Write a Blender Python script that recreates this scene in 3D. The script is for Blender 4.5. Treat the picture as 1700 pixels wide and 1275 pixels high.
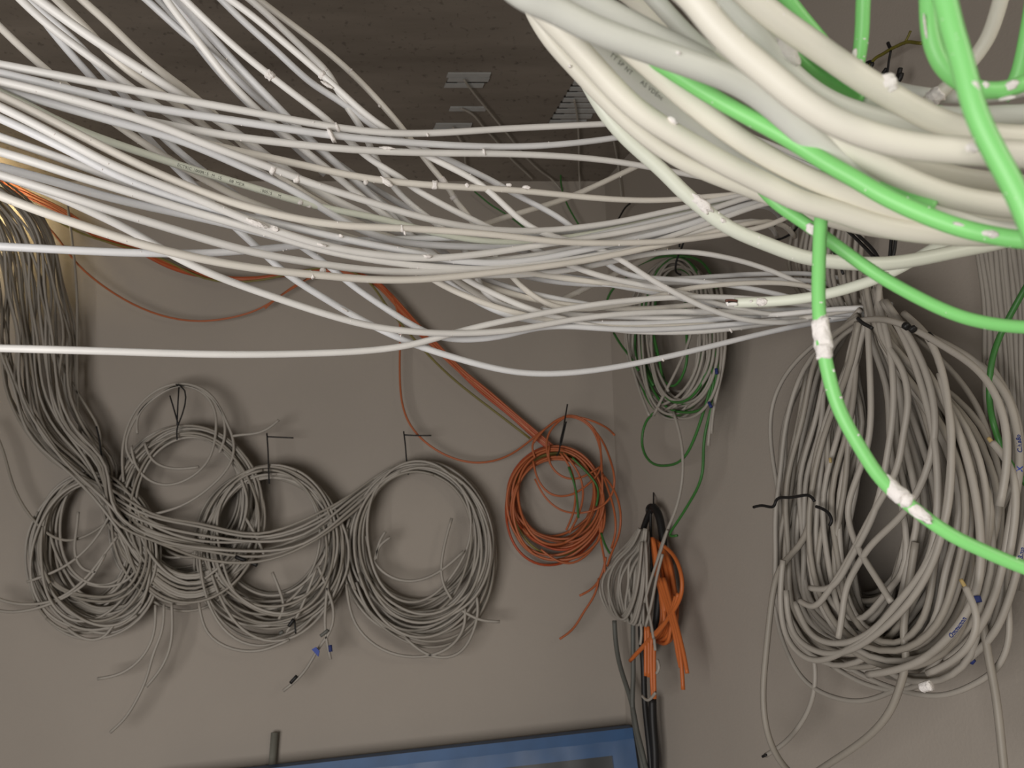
import bpy, bmesh, math, random
import numpy as np
from mathutils import Vector, noise

for o in list(bpy.data.objects):
    bpy.data.objects.remove(o, do_unlink=True)
SC = bpy.context.scene
COL = SC.collection
random.seed(7)

# ------------------------------------------------------------------ camera
F = 1300.0                      # focal length in pixels of the 1700 x 1275 frame
PITCH = math.radians(17.0)
EYE = Vector((0.0, 0.0, 1.55))
RGT = Vector((1, 0, 0))
FWD = Vector((0, math.cos(PITCH), math.sin(PITCH)))
UPV = Vector((0, -math.sin(PITCH), math.cos(PITCH)))
cam_d = bpy.data.cameras.new('camera')
cam_d.sensor_width = 36.0
cam_d.lens = 36.0 * F / 1700.0
cam_d.clip_start = 0.01
cam_d.dof.use_dof = True
cam_d.dof.focus_distance = 0.80
cam_d.dof.aperture_fstop = 15.0
cam = bpy.data.objects.new('camera', cam_d)
COL.objects.link(cam)
cam.location = EYE
cam.rotation_euler = (math.pi / 2 + PITCH, 0, 0)
SC.camera = cam

# ------------------------------------------------------------------ world, lights, exposure
w = bpy.data.worlds.new('world')
SC.world = w
w.use_nodes = True
w.node_tree.nodes['Background'].inputs[0].default_value = (1.0, 0.96, 0.92, 1)
w.node_tree.nodes['Background'].inputs[1].default_value = 0.06

def area_light(name, loc, target, sx, sy, power, color):
    d = bpy.data.lights.new(name, 'AREA')
    d.shape = 'RECTANGLE'; d.size = sx; d.size_y = sy
    d.energy = power; d.color = color
    o = bpy.data.objects.new(name, d)
    COL.objects.link(o)
    o.location = loc
    o.rotation_euler = (Vector(target) - Vector(loc)).to_track_quat('-Z', 'Y').to_euler()
    return o

# daylight from the window behind the photographer, low and to the left
area_light('window_light', (-0.95, -0.70, 0.98), (0.05, 1.6, 1.25), 1.4, 0.95, 35.0, (1.0, 0.965, 0.93))
# lamp hanging behind the photographer's right shoulder
area_light('room_lamp', (0.88, -0.42, 1.95), (0.15, 0.4, 1.70), 0.35, 0.35, 3.6, (1.0, 0.93, 0.80))

SC.view_settings.view_transform = 'Standard'
SC.view_settings.look = 'None'
SC.view_settings.gamma = 1.0
SC.view_settings.use_curve_mapping = False
SC.view_settings.exposure = 0.0

# ------------------------------------------------------------------ room geometry numbers
D_BACK = 1.9
CORNER_X = 0.255
WALL_A = math.radians(20.0)                       # the right wall swings out by this much
R_DIR = Vector((math.sin(WALL_A), -math.cos(WALL_A), 0))
R_NRM = Vector((-math.cos(WALL_A), -math.sin(WALL_A), 0))   # into the room
CEIL = 2.715
B_NRM = Vector((0, -1, 0))

def ray(x, y):
    return FWD + RGT * ((x - 850.0) / F) + UPV * ((637.5 - y) / F)

def at(x, y, d):
    """pixel and distance along the lens axis -> point in the room"""
    return EYE + ray(x, y) * d

def pw(x, y, off=0.01):
    """point standing `off` metres in front of whichever wall the pixel shows"""
    r = ray(x, y)
    tb = (D_BACK - off) / r.y
    c = Vector((CORNER_X, D_BACK, EYE.z)) + R_NRM * off - EYE
    den = r.dot(R_NRM)
    tr = c.dot(R_NRM) / den if den < -1e-6 else 1e9
    if tr <= 0: tr = 1e9
    return EYE + r * min(tb, tr)

def pc(x, y, off=0.0):
    """point on the ceiling"""
    r = ray(x, y)
    return EYE + r * ((CEIL - off - EYE.z) / r.z)

def dA(x):
    return 0.68 + 0.30 * (max(x, 0.0) / 1000.0) ** 1.6

# ------------------------------------------------------------------ materials
def material(name, col, rough=0.45, var=0.06, scale=25.0, bump=0.0, bscale=120.0, metal=0.0, spec=0.4, col2=None):
    m = bpy.data.materials.new(name)
    m.use_nodes = True
    nt = m.node_tree
    b = nt.nodes['Principled BSDF']
    b.inputs['Roughness'].default_value = rough
    b.inputs['Metallic'].default_value = metal
    b.inputs['Specular IOR Level'].default_value = spec
    tc = nt.nodes.new('ShaderNodeTexCoord')
    n = nt.nodes.new('ShaderNodeTexNoise')
    n.inputs['Scale'].default_value = scale
    n.inputs['Detail'].default_value = 4.0
    nt.links.new(tc.outputs['Object'], n.inputs['Vector'])
    r = nt.nodes.new('ShaderNodeValToRGB')
    c2 = col2 if col2 else tuple(max(0, c * (1 - 2 * var)) for c in col)
    r.color_ramp.elements[0].position = 0.3
    r.color_ramp.elements[0].color = (*c2, 1)
    r.color_ramp.elements[1].position = 0.7
    r.color_ramp.elements[1].color = (*col, 1)
    nt.links.new(n.outputs['Fac'], r.inputs['Fac'])
    nt.links.new(r.outputs['Color'], b.inputs['Base Color'])
    if bump > 0:
        n2 = nt.nodes.new('ShaderNodeTexNoise')
        n2.inputs['Scale'].default_value = bscale
        n2.inputs['Detail'].default_value = 5.0
        nt.links.new(tc.outputs['Object'], n2.inputs['Vector'])
        bp = nt.nodes.new('ShaderNodeBump')
        bp.inputs['Strength'].default_value = bump
        bp.inputs['Distance'].default_value = 0.004
        nt.links.new(n2.outputs['Fac'], bp.inputs['Height'])
        nt.links.new(bp.outputs['Normal'], b.inputs['Normal'])
    return m

M = {}
M['white'] = material('white_pvc', (0.87, 0.855, 0.83), 0.42, 0.05, 18)
M['cool'] = material('cool_white_pvc', (0.83, 0.835, 0.85), 0.42, 0.05, 18)
M['cream'] = material('cream_white_pvc', (0.86, 0.82, 0.75), 0.42, 0.05, 18)
M['pale'] = material('pale_green_white_pvc', (0.77, 0.80, 0.69), 0.42, 0.04, 18)
M['thick'] = material('thick_cream_pvc', (0.82, 0.79, 0.69), 0.45, 0.06, 14)
M['thickcool'] = material('thick_grey_white_pvc', (0.75, 0.76, 0.70), 0.45, 0.06, 14)
M['grey'] = material('grey_data_cable', (0.385, 0.352, 0.308), 0.5, 0.07, 14)
M['greywarm'] = material('warm_grey_cable', (0.32, 0.288, 0.245), 0.5, 0.08, 14)
M['darkgrey'] = material('dark_grey_cable', (0.13, 0.13, 0.115), 0.5, 0.1, 14)
M['black'] = material('black_rubber', (0.012, 0.011, 0.011), 0.5, 0.1, 20)
M['green'] = material('bright_green_pvc', (0.26, 0.72, 0.22), 0.4, 0.05, 14)
M['greenback'] = material('wall_green_pvc', (0.045, 0.175, 0.037), 0.45, 0.07, 14)
M['olive'] = material('olive_green_pvc', (0.20, 0.17, 0.045), 0.5, 0.08, 14)
M['orange'] = material('orange_pvc', (0.45, 0.125, 0.045), 0.45, 0.07, 14)
M['orangebright'] = material('bright_orange_pvc', (0.58, 0.15, 0.035), 0.45, 0.07, 14)
M['rust'] = material('rust_red_pvc', (0.42, 0.07, 0.02), 0.45, 0.07, 14)
M['plaster'] = material('dried_plaster', (0.93, 0.885, 0.855), 0.9, 0.05, 60, 0.6, 300, spec=0.1)
M['bluetag'] = material('blue_label', (0.015, 0.05, 0.34), 0.5, 0.05, 40)
M['ink'] = material('blue_ink', (0.02, 0.035, 0.16), 0.6, 0.05, 40)
M['print'] = material('grey_print', (0.13, 0.14, 0.12), 0.6, 0.05, 40)
M['copper'] = material('stripped_wire_tip', (0.45, 0.33, 0.14), 0.4, 0.1, 40)
M['brown'] = material('brown_wire', (0.13, 0.05, 0.035), 0.5, 0.1, 40)
M['yellowgreen'] = material('yellow_green_earth_wire', (0.16, 0.14, 0.02), 0.5, 0.15, 90)
M['clip'] = material('grey_white_plastic_rail', (0.42, 0.42, 0.41), 0.5, 0.06, 60)
M['dark'] = material('dark_gap', (0.03, 0.025, 0.02), 0.8, 0.1, 30)
M['pipe'] = material('grey_conduit', (0.20, 0.195, 0.165), 0.55, 0.08, 30)
M['blue'] = material('blue_painted_frame', (0.035, 0.105, 0.25), 0.5, 0.14, 12)
M['pane'] = material('dark_panel', (0.045, 0.05, 0.052), 0.6, 0.25, 8)
M['wall'] = material('painted_plaster_wall', (0.375, 0.333, 0.29), 0.9, 0.035, 3.0, 0.12, 220, spec=0.15)

# film
mf = bpy.data.materials.new('clear_film'); mf.use_nodes = True
nt = mf.node_tree; nt.nodes.clear()
o_ = nt.nodes.new('ShaderNodeOutputMaterial'); mx = nt.nodes.new('ShaderNodeMixShader')
t_ = nt.nodes.new('ShaderNodeBsdfTransparent'); g_ = nt.nodes.new('ShaderNodeBsdfGlossy')
g_.inputs['Roughness'].default_value = 0.5
mx.inputs[0].default_value = 0.035
nt.links.new(t_.outputs[0], mx.inputs[1]); nt.links.new(g_.outputs[0], mx.inputs[2]); nt.links.new(mx.outputs[0], o_.inputs[0])
M['film'] = mf

# board-marked concrete of the ceiling
mc = bpy.data.materials.new('board_marked_concrete'); mc.use_nodes = True
nt = mc.node_tree; b = nt.nodes['Principled BSDF']
b.inputs['Roughness'].default_value = 0.92; b.inputs['Specular IOR Level'].default_value = 0.12
tc = nt.nodes.new('ShaderNodeTexCoord')
mp = nt.nodes.new('ShaderNodeMapping'); mp.inputs['Scale'].default_value = (0.9, 5.0, 1)
nt.links.new(tc.outputs['Object'], mp.inputs['Vector'])
n1 = nt.nodes.new('ShaderNodeTexNoise'); n1.inputs['Scale'].default_value = 1.6; n1.inputs['Detail'].default_value = 8; n1.inputs['Roughness'].default_value = 0.62
nt.links.new(mp.outputs[0], n1.inputs['Vector'])
r1 = nt.nodes.new('ShaderNodeValToRGB')
r1.color_ramp.elements[0].position = 0.28; r1.color_ramp.elements[0].color = (0.155, 0.132, 0.109, 1)
r1.color_ramp.elements[1].position = 0.72; r1.color_ramp.elements[1].color = (0.27, 0.234, 0.197, 1)
nt.links.new(n1.outputs['Fac'], r1.inputs['Fac'])
n2 = nt.nodes.new('ShaderNodeTexNoise'); n2.inputs['Scale'].default_value = 70; n2.inputs['Detail'].default_value = 3
nt.links.new(tc.outputs['Object'], n2.inputs['Vector'])
r2 = nt.nodes.new('ShaderNodeValToRGB')
r2.color_ramp.elements[0].position = 0.30; r2.color_ramp.elements[0].color = (0.45, 0.45, 0.45, 1)
r2.color_ramp.elements[1].position = 0.40; r2.color_ramp.elements[1].color = (1, 1, 1, 1)
nt.links.new(n2.outputs['Fac'], r2.inputs['Fac'])
mm = nt.nodes.new('ShaderNodeMixRGB'); mm.blend_type = 'MULTIPLY'; mm.inputs[0].default_value = 0.6
nt.links.new(r1.outputs[0], mm.inputs[1]); nt.links.new(r2.outputs[0], mm.inputs[2])
nt.links.new(mm.outputs[0], b.inputs['Base Color'])
bp = nt.nodes.new('ShaderNodeBump'); bp.inputs['Strength'].default_value = 0.25; bp.inputs['Distance'].default_value = 0.01
nt.links.new(n1.outputs['Fac'], bp.inputs['Height']); nt.links.new(bp.outputs[0], b.inputs['Normal'])
M['concrete'] = mc

# ------------------------------------------------------------------ mesh helpers
def mesh_obj(name, verts, faces, mat, parent=None, smooth=True):
    me = bpy.data.meshes.new(name)
    me.from_pydata([tuple(v) for v in verts], [], faces)
    if smooth:
        me.polygons.foreach_set('use_smooth', [True] * len(me.polygons))
    me.update()
    me.materials.append(mat if not isinstance(mat, str) else M[mat])
    o = bpy.data.objects.new(name, me)
    COL.objects.link(o)
    if parent: o.parent = parent
    return o

def tag(o, label, cat, group=None):
    o['label'] = label; o['category'] = cat
    if group: o['group'] = group
    return o

def empty(name, loc):
    o = bpy.data.objects.new(name, None)
    COL.objects.link(o); o.location = loc
    o.empty_display_size = 0.02
    return o

def adopt(child, parent):
    child.parent = parent
    child.matrix_parent_inverse = parent.matrix_basis.inverted() if parent.type == 'EMPTY' else child.matrix_parent_inverse

def spline(P, per):
    """natural cubic spline through P by chord length; returns samples and tangents"""
    P = np.array([[p[0], p[1], p[2]] for p in P], dtype=float)
    n = len(P)
    h = np.maximum(np.linalg.norm(np.diff(P, axis=0), axis=1), 1e-5)
    t = np.concatenate([[0], np.cumsum(h)])
    A = np.zeros((n, n)); R = np.zeros((n, 3))
    A[0, 0] = A[-1, -1] = 1
    for i in range(1, n - 1):
        A[i, i - 1] = h[i - 1]; A[i, i] = 2 * (h[i - 1] + h[i]); A[i, i + 1] = h[i]
        R[i] = 6 * ((P[i + 1] - P[i]) / h[i] - (P[i] - P[i - 1]) / h[i - 1])
    S2 = np.linalg.solve(A, R) if n > 2 else np.zeros((n, 3))
    pts = []
    for i in range(n - 1):
        k = max(2, int(per))
        for j in range(k + (1 if i == n - 2 else 0)):
            u = j / k * h[i]; hi = h[i]; v = hi - u
            pts.append(S2[i] * v ** 3 / (6 * hi) + S2[i + 1] * u ** 3 / (6 * hi)
                       + (P[i] / hi - S2[i] * hi / 6) * v + (P[i + 1] / hi - S2[i + 1] * hi / 6) * u)
    pts = np.array(pts)
    T = np.gradient(pts, axis=0)
    T /= np.maximum(np.linalg.norm(T, axis=1), 1e-9)[:, None]
    return pts, T

def tube(name, P, rad, mat, parent=None, sides=8, per=6, flat=1.0):
    pts, T = spline(P, per)
    n = len(pts)
    up = np.array([0.0, 0.0, 1.0]) if abs(T[0][2]) < 0.9 else np.array([1.0, 0.0, 0.0])
    N = up - T[0] * up.dot(T[0]); N /= np.linalg.norm(N)
    ca = np.cos(np.arange(sides) * 2 * math.pi / sides); sa = np.sin(np.arange(sides) * 2 * math.pi / sides)
    V = []
    for i in range(n):
        N = N - T[i] * N.dot(T[i]); N /= max(np.linalg.norm(N), 1e-9)
        B = np.cross(T[i], N)
        V.append(pts[i] + rad * (ca[:, None] * N + flat * sa[:, None] * B))
    V = np.concatenate(V)
    Fc = []
    for i in range(n - 1):
        a = i * sides
        for k in range(sides):
            k2 = (k + 1) % sides
            Fc.append((a + k, a + k2, a + sides + k2, a + sides + k))
    Fc.append(tuple(reversed(range(sides)))); Fc.append(tuple(range((n - 1) * sides, n * sides)))
    o = mesh_obj(name, V.tolist(), Fc, mat, None)
    if parent: adopt(o, parent)
    return o, pts, T

def parse(s):
    return [tuple(float(v) for v in p.split(',')) for p in s.split()]

REG = {}     # key -> (object, samples, tangents, radius)

def front(key, name, label, cat, group, mat, s, off=(0.0, 0.0), dia=0.0074, depth=None, sides=12, per=6):
    """cable in the open: pixels plus distance (third value, or the common sag surface plus an offset)"""
    p = parse(s)
    L = [0.0]
    for a, b in zip(p, p[1:]): L.append(L[-1] + math.hypot(b[0] - a[0], b[1] - a[1]))
    if depth is None and len(p) > 4:          # take the hand tremor out of the traced points
        q = list(p)
        for i in range(1, len(p) - 1):
            u = (L[i] - L[i - 1]) / (L[i + 1] - L[i - 1])
            q[i] = (p[i][0] * .6 + .4 * (p[i - 1][0] * (1 - u) + p[i + 1][0] * u), p[i][1] * .6 + .4 * (p[i - 1][1] * (1 - u) + p[i + 1][1] * u)) + tuple(p[i][2:])
        p = q
    P = []
    if isinstance(off, (int, float)): off = (off, off)
    for q, l in zip(p, L):
        u = l / L[-1]
        if depth is not None: d = depth[0] + (depth[1] - depth[0]) * u
        else: d = dA(q[0]) + off[0] + (off[1] - off[0]) * u
        if len(q) > 2: d = q[2]
        P.append(at(q[0], q[1], d))
    # the cable goes on outside the photograph
    if p[0][0] < 0 or p[0][1] < 0:
        v = (P[0] - P[1]).normalized()
        P = [P[0] + v * (.62 if depth is None else .22)] + P
    e = p[-1]
    if e[0] > 1700:
        P = P + [P[-1] + (P[-1] - P[-2]).normalized() * .2]
    elif e[0] > 1180 and depth is None:          # runs into the tuft on the right wall
        if e[1] < 400: P = P + [pw(e[0] + 70, e[1] + 25, .05)]
        else: P = P + [pw(1436 + (len(REG) % 5) * 4, 512 + (len(REG) % 3) * 6, .13), pw(1444 + (len(REG) % 5) * 3, 540, .03)]
    o, pts, T = tube(name, P, dia / 2, mat, None, sides, per)
    tag(o, label, cat, group)
    REG[key] = (o, pts, T, dia / 2)
    return o

def wallcable(name, s, off, dia, mat, parent=None, sides=7, per=5, key=None):
    p = parse(s) if isinstance(s, str) else s
    P = []
    for i, q in enumerate(p):
        f = off if isinstance(off, (int, float)) else off[0] + (off[1] - off[0]) * i / (len(p) - 1)
        if len(q) > 2: f = q[2]
        P.append(pw(q[0], q[1], f))
    o, pts, T = tube(name, P, dia / 2, mat, parent, sides, per)
    if key: REG[key] = (o, pts, T, dia / 2)
    return o

def proj(P):
    v = P - np.array(EYE)
    d = v @ np.array(FWD)
    return 850 + F * (v @ np.array(RGT)) / d, 637.5 - F * (v @ np.array(UPV)) / d, d

def nearest(key, x, y):
    o, pts, T, r = REG[key]
    px, py, d = proj(pts)
    i = int(np.argmin((px - x) ** 2 + (py - y) ** 2))
    return i, d[i]

def lump(key, x, y, ln, wd, name='plaster_lump', mat='plaster', thick=0.45, seed=0, ang=0.0):
    """dried plaster sitting on a cable: ln x wd pixels, long side along the cable (turned by ang degrees)"""
    o, pts, T, r = REG[key]
    i, d = nearest(key, x, y)
    c = at(x, y, d)
    t = Vector(T[i]); tocam = (EYE - c).normalized()
    t = (t - tocam * t.dot(tocam)).normalized()
    s = tocam.cross(t)
    if ang:
        a = math.radians(ang); t, s = t * math.cos(a) + s * math.sin(a), s * math.cos(a) - t * math.sin(a)
    a_, b_ = ln * d / F / 2, wd * d / F / 2
    bm = bmesh.new()
    bmesh.ops.create_icosphere(bm, subdivisions=3 if ln > 12 else 2, radius=1.0)
    h = max(b_ * max(thick, .6), r * 0.5)
    sd = Vector((x * 0.37, y * 0.21, seed))
    side = Vector(pts[i]) - c
    base = c + tocam * r * 0.88
    wrap = b_ > r * 0.8
    p = Vector(pts[i]) + (c - Vector(pts[i])) * 0.5
    for v in bm.verts:
        q = v.co.copy()
        k = 1 + 0.34 * noise.noise(q * 1.6 + sd) + 0.22 * noise.noise(q * 4.1 + sd)
        if wrap:       # sits round the cable, blunt at both ends
            rr = math.hypot(q.y, q.z); f = min(1.0, rr * 1.5) / max(rr, 1e-4)
            by = max(b_, r * 1.12); bz = max(r * 1.2, b_ * 0.95)
            kk = max(1.02, k)
            v.co = p + t * q.x * a_ * k + s * q.y * f * by * kk + tocam * q.z * f * bz * kk
        else:
            v.co = base + t * q.x * a_ * k + s * q.y * b_ * k + tocam * q.z * h * k
    me = bpy.data.meshes.new(name); bm.to_mesh(me); bm.free()
    me.polygons.foreach_set('use_smooth', [True] * len(me.polygons))
    me.materials.append(M[mat])
    q = bpy.data.objects.new(name, me); COL.objects.link(q)
    q.parent = o
    return q

def specks(key, n, rng, lo=1.2, hi=2.6):
    """fine plaster crumbs stuck to a cable, one joined part"""
    o, pts, T, r = REG[key]
    bm = bmesh.new()
    px, py, d = proj(pts)
    idx = [i for i in range(2, len(pts) - 2) if 0 < px[i] < 1700 and 0 < py[i] < 1275]
    if not idx: bm.free(); return
    for _ in range(n):
        i = rng.choice(idx)
        c = Vector(pts[i]); tocam = (EYE - c).normalized(); t = Vector(T[i])
        s = tocam.cross(t).normalized(); tt = s.cross(tocam)
        ph = rng.uniform(-1.2, 1.2)
        p = c + (tocam * math.cos(ph) + s * math.sin(ph)) * r
        z = rng.uniform(lo, hi) * d[i] / F
        res = bmesh.ops.create_icosphere(bm, subdivisions=1, radius=1.0)
        e = rng.uniform(0.8, 2.2)
        for v in res['verts']:
            q = v.co.copy()
            v.co = p + (s * q.x * e + tt * q.y + tocam * q.z * 0.8) * z * rng.uniform(0.4, 0.6)
    me = bpy.data.meshes.new('plaster_crumbs'); bm.to_mesh(me); bm.free()
    me.materials.append(M['plaster'])
    q = bpy.data.objects.new('plaster_crumbs', me); COL.objects.link(q)
    q.parent = o; q['kind'] = 'stuff'

def letters(key, text, x, y, size_px, mat, up_shift=0.0, name='printed_lettering', flip=False, shear=0.0, spacing=1.0):
    """lettering wrapped on a cable, starting at pixel x, y and running along it"""
    o, pts, T, r = REG[key]
    i0, d = nearest(key, x, y)
    cu = bpy.data.curves.new('tmp', 'FONT'); cu.body = text; cu.size = 1.0; cu.resolution_u = 2
    cu.shear = shear; cu.offset = 0.035 if name == 'handwriting' else 0.0; cu.space_character = spacing
    to = bpy.data.objects.new('tmp', cu); COL.objects.link(to)
    dg = bpy.context.evaluated_depsgraph_get()
    me = bpy.data.meshes.new_from_object(to.evaluated_get(dg))
    bpy.data.objects.remove(to, do_unlink=True); bpy.data.curves.remove(cu)
    size = size_px * d / F
    seg = np.linalg.norm(np.diff(pts, axis=0), axis=1)
    S = np.concatenate([[0], np.cumsum(seg)]); s0 = S[i0]
    sg = -1.0 if flip else 1.0
    for v in me.vertices:
        s = s0 + sg * v.co.x * size
        s = min(max(s, 0), S[-1] - 1e-6)
        j = int(np.searchsorted(S, s, side='right') - 1); j = min(j, len(pts) - 2)
        u = (s - S[j]) / max(seg[j], 1e-9)
        P = Vector(pts[j] * (1 - u) + pts[j + 1] * u); t = Vector(T[j]) * sg
        c = (EYE - P).normalized(); c = (c - t * c.dot(t)).normalized()
        up = c.cross(t)
        a = ((v.co.y - 0.35) * size + up_shift * r) / r
        v.co = P + (c * math.cos(a) + up * math.sin(a)) * (r * 1.035)
    me.name = name; me.materials.clear(); me.materials.append(M[mat])
    q = bpy.data.objects.new(name, me); COL.objects.link(q)
    q.parent = o
    return q

def prism(name, quad, vec, mat, parent=None):
    """four corner points pushed along vec"""
    a = [Vector(p) for p in quad]; bq = [p + Vector(vec) for p in a]
    V = a + bq
    Fc = [(0, 1, 2, 3), (7, 6, 5, 4), (0, 4, 5, 1), (1, 5, 6, 2), (2, 6, 7, 3), (3, 7, 4, 0)]
    o = mesh_obj(name, V, Fc, mat, None, smooth=False)
    if parent: adopt(o, parent)
    return o

def structure(o):
    o['kind'] = 'structure'; return o

# ------------------------------------------------------------------ room shell
T_ = 0.12
cor = Vector((CORNER_X, D_BACK, 0))
rend = cor + R_DIR * 3.2
structure(prism('wall_back', [(-4.0, D_BACK, 0), (CORNER_X + .0, D_BACK, 0), (CORNER_X + .0, D_BACK, CEIL), (-4.0, D_BACK, CEIL)], (0, T_, 0), 'wall'))
structure(prism('wall_right', [cor, rend, rend + Vector((0, 0, CEIL)), cor + Vector((0, 0, CEIL))], -R_NRM * T_, 'wall'))
structure(prism('ceiling', [(-4.0, D_BACK + T_, CEIL), (CORNER_X + 2.6, D_BACK + T_, CEIL), (CORNER_X + 2.6, -1.4, CEIL), (-4.0, -1.4, CEIL)], (0, 0, 0.2), 'concrete'))
structure(prism('floor', [(-4.0, D_BACK + T_, 0), (CORNER_X + 2.6, D_BACK + T_, 0), (CORNER_X + 2.6, -1.4, 0), (-4.0, -1.4, 0)], (0, 0, -0.1), 'concrete'))


# ------------------------------------------------------------------ white cables sagging from the left edge to the right wall
GA = 'white cables sagging across from the left edge'
def A(key, mat, s, off, label, dia=0.0076):
    return front(key, 'white_cable', label, 'cable', GA, mat, s, off, dia)

A('A1', 'white', "-60,96 0,107 120,130 200,146 320,169 440,190 520,206 600,218 660,222 720,222 840,213 920,210 1020,205 1120,200 1230,215 1330,260", (.015, .02),
  'topmost white cable of the sagging bundle at the left edge')
A('A2', 'cool', "-60,108 0,121 120,149 200,171 320,190 440,208 520,221 600,231 720,240 800,244 885,244 962,237 1033,228 1120,212 1220,215 1330,270", (.005, .025),
  'second white cable from the top of the sagging bundle at the left edge')
A('A3', 'white', "-60,122 0,135 60,149 120,165 200,188 270,210 320,231 369,250 440,274 520,307 583,325 640,344 720,367 800,382 885,385 955,379 1040,367 1094,353 1146,343 1200,329 1260,318 1360,310", (-.01, .02),
  'third white cable at the left edge, swinging down across the pale ones')
A('A3b', 'white', "-60,126 0,139 120,171 250,203 320,215 400,229 440,233 520,243 600,250 720,255 800,254 920,258 980,263 1040,270 1118,285 1181,297 1260,312 1350,335", (.01, .01),
  'white cable running level just under the two topmost ones')
A('A3c', 'cream', "-60,132 0,145 120,178 250,212 340,239 400,252 440,260 520,278 583,292 640,301 720,308 800,313 840,314 920,322 976,328 1040,333 1118,333 1176,326 1235,320 1340,318", (.018, .02),
  'plaster-flecked cream cable, fifth from the top at mid photo')
A('A4', 'cool', "-60,136 0,148 120,182 200,205 262,221 313,237 400,276 449,297 499,322 540,350 600,385 656,402 720,408 790,410 860,413 940,402 1040,378 1118,362 1200,338 1300,325", (.004, .03),
  'white cable under the third one, dipping behind the lettered pale cable')
A('A5', 'cream', "-60,134 0,158 56,185 120,218 180,249 256,286 320,313 380,335 440,352 520,369 580,376 640,378 720,381 800,388 840,391 920,402 980,404 1040,403 1106,402 1212,391 1294,367 1380,340", (-.022, -.02),
  'cream white cable crossing the very middle with a flat low curve')
A('PG', 'pale', "-60,130 0,150 60,182 110,208 180,235 240,255 320,282 380,299 440,318 499,336 555,349 640,363 720,388 800,402 880,404 980,388 1080,368 1200,335 1280,322", (.0, .035),
  'pale green-white cable printed with a line of small grey lettering', 0.0072)
A('A6', 'white', "-60,150 0,177 60,207 120,239 180,272 240,297 320,326 380,353 440,377 520,404 580,417 640,425 700,429 740,428 780,424 840,416 864,412 920,403 980,395 1047,383 1118,367 1153,358 1210,335 1290,318", (-.035, .0),
  'bright white cable smeared with plaster near its left third')
A('A7', 'cool', "-60,170 0,196 60,224 120,252 180,286 240,311 320,338 360,349 400,357 460,371 520,385 580,399 640,411 699,422 740,431 780,436 840,438 920,427 980,412 1060,396 1150,372 1240,340", (-.018, .0),
  'white cable tucked between the plaster-smeared one and the cream one')
A('A8', 'white', "-60,205 0,228 60,248 120,269 200,300 260,320 320,340 380,358 440,379 520,406 600,425 700,434 800,436 900,424 1000,402 1100,380 1200,350 1290,330", (-.01, .02),
  'eighth white cable from the top where the bundle meets the left edge')
A('A9', 'white', "-60,236 0,252 60,270 120,291 180,308 240,327 320,352 380,368 440,386 520,412 580,425 640,435 720,444 780,447 840,448 920,440 980,431 1040,416 1056,411 1110,395 1200,360 1290,335", (-.022, .0),
  'ninth white cable from the top where the bundle meets the left edge')
A('A10', 'cool', "-60,262 0,277 60,293 120,310 180,328 240,342 320,359 362,368 440,388 520,410 600,428 700,440 800,446 900,438 1000,420 1100,390 1230,345", (-.012, .02),
  'tenth white cable from the top where the bundle meets the left edge')
A('A11', 'white', "-60,272 0,291 60,309 120,328 180,349 240,366 320,391 380,409 440,424 520,437 600,448 660,452 720,452 755,450 820,446 900,438 1000,424 1100,400 1220,370", (-.04, .01),
  'eleventh white cable at the left edge, the upper of the lowest pair')
A('A12', 'cream', "-60,300 0,325 60,349 120,369 180,389 240,408 320,427 400,444 520,456 600,464 660,466 720,463 780,457 840,450 900,443 980,432 1060,415 1150,395 1250,370", (-.055, -.005),
  'lowest sagging cream white cable of the bundle, passing over the level one')
A('A13', 'cool', "-60,406 0,409 107,415 213,420 276,421 327,421 392,418 450,412 488,409 540,402 620,398 720,396 860,390 1000,380 1150,360", (.0, .04),
  'white cable entering level at the left edge above the hanging grey sheaf', 0.0074)
A('A14', 'white', "-60,577 0,578 107,581 213,584 320,588 425,589 532,587 638,581 688,572 725,561 767,549 816,537 845,531 900,520 980,505 1080,495 1180,490 1300,500 1400,515", (.03, .0),
  'lone white cable running level far below the others across the left half', 0.0074)
A('L1', 'white', "-60,268 0,290 70,314 135,344 176,363 238,393 289,427 351,456 425,483 500,509 575,532 613,541 651,547 688,551 739,554 801,553 850,549 900,540 960,528 1040,520 1140,515 1260,520 1380,525", (-.01, .02),
  'white cable slanting under the lowest pair towards the level lone cable', 0.0074)

# ------------------------------------------------------------------ white cables coming down from the top edge
GD = 'white cables slanting down from the top edge'
def Dg(key, mat, s, off, label, dia=0.0074):
    return front(key, 'white_cable', label, 'cable', GD, mat, s, off, dia)

Dg('D1', 'cream', "-60,-15 0,45 35,79 70,111 140,168 210,219 254,248 300,276 350,304 412,337 459,350 506,368 560,388 640,412 690,444 720,466 767,490 820,510 880,527 960,540 1060,545 1180,540 1320,530", (.07, .02),
   'short-looking white cable slanting in at the top left corner')
Dg('L2', 'cool', "20,-30 55,10 87,55 148,124 200,182 241,223 292,281 327,309 383,373 426,409 455,437 483,461 532,491 575,518 638,551 688,573 745,591 800,607 850,618 900,622 975,618 1063,603 1170,578 1275,551 1330,540 1400,528", (.10, -.03),
   'white cable ending as the lowest curve of all at mid photo', 0.0076)
Dg('L3', 'cool', "10,-30 45,0 127,65 190,140 265,228 341,288 412,338 450,368 490,404 543,436 573,467 638,511 688,543 726,561 776,567 850,556 882,545 925,540 990,545 1060,549 1150,545 1300,530 1400,525", (.09, .0),
   'white cable crossing the orange strands just above the lowest curve')
Dg('D2', 'white', "5,-30 35,0 70,34 120,73 180,116 235,160 290,196 340,226 400,264 450,298 500,326 560,352 620,374 700,396 800,412 900,410 1000,395 1120,370", (.045, .06),
   'first bright white cable from the left along the top edge', 0.008)
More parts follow.
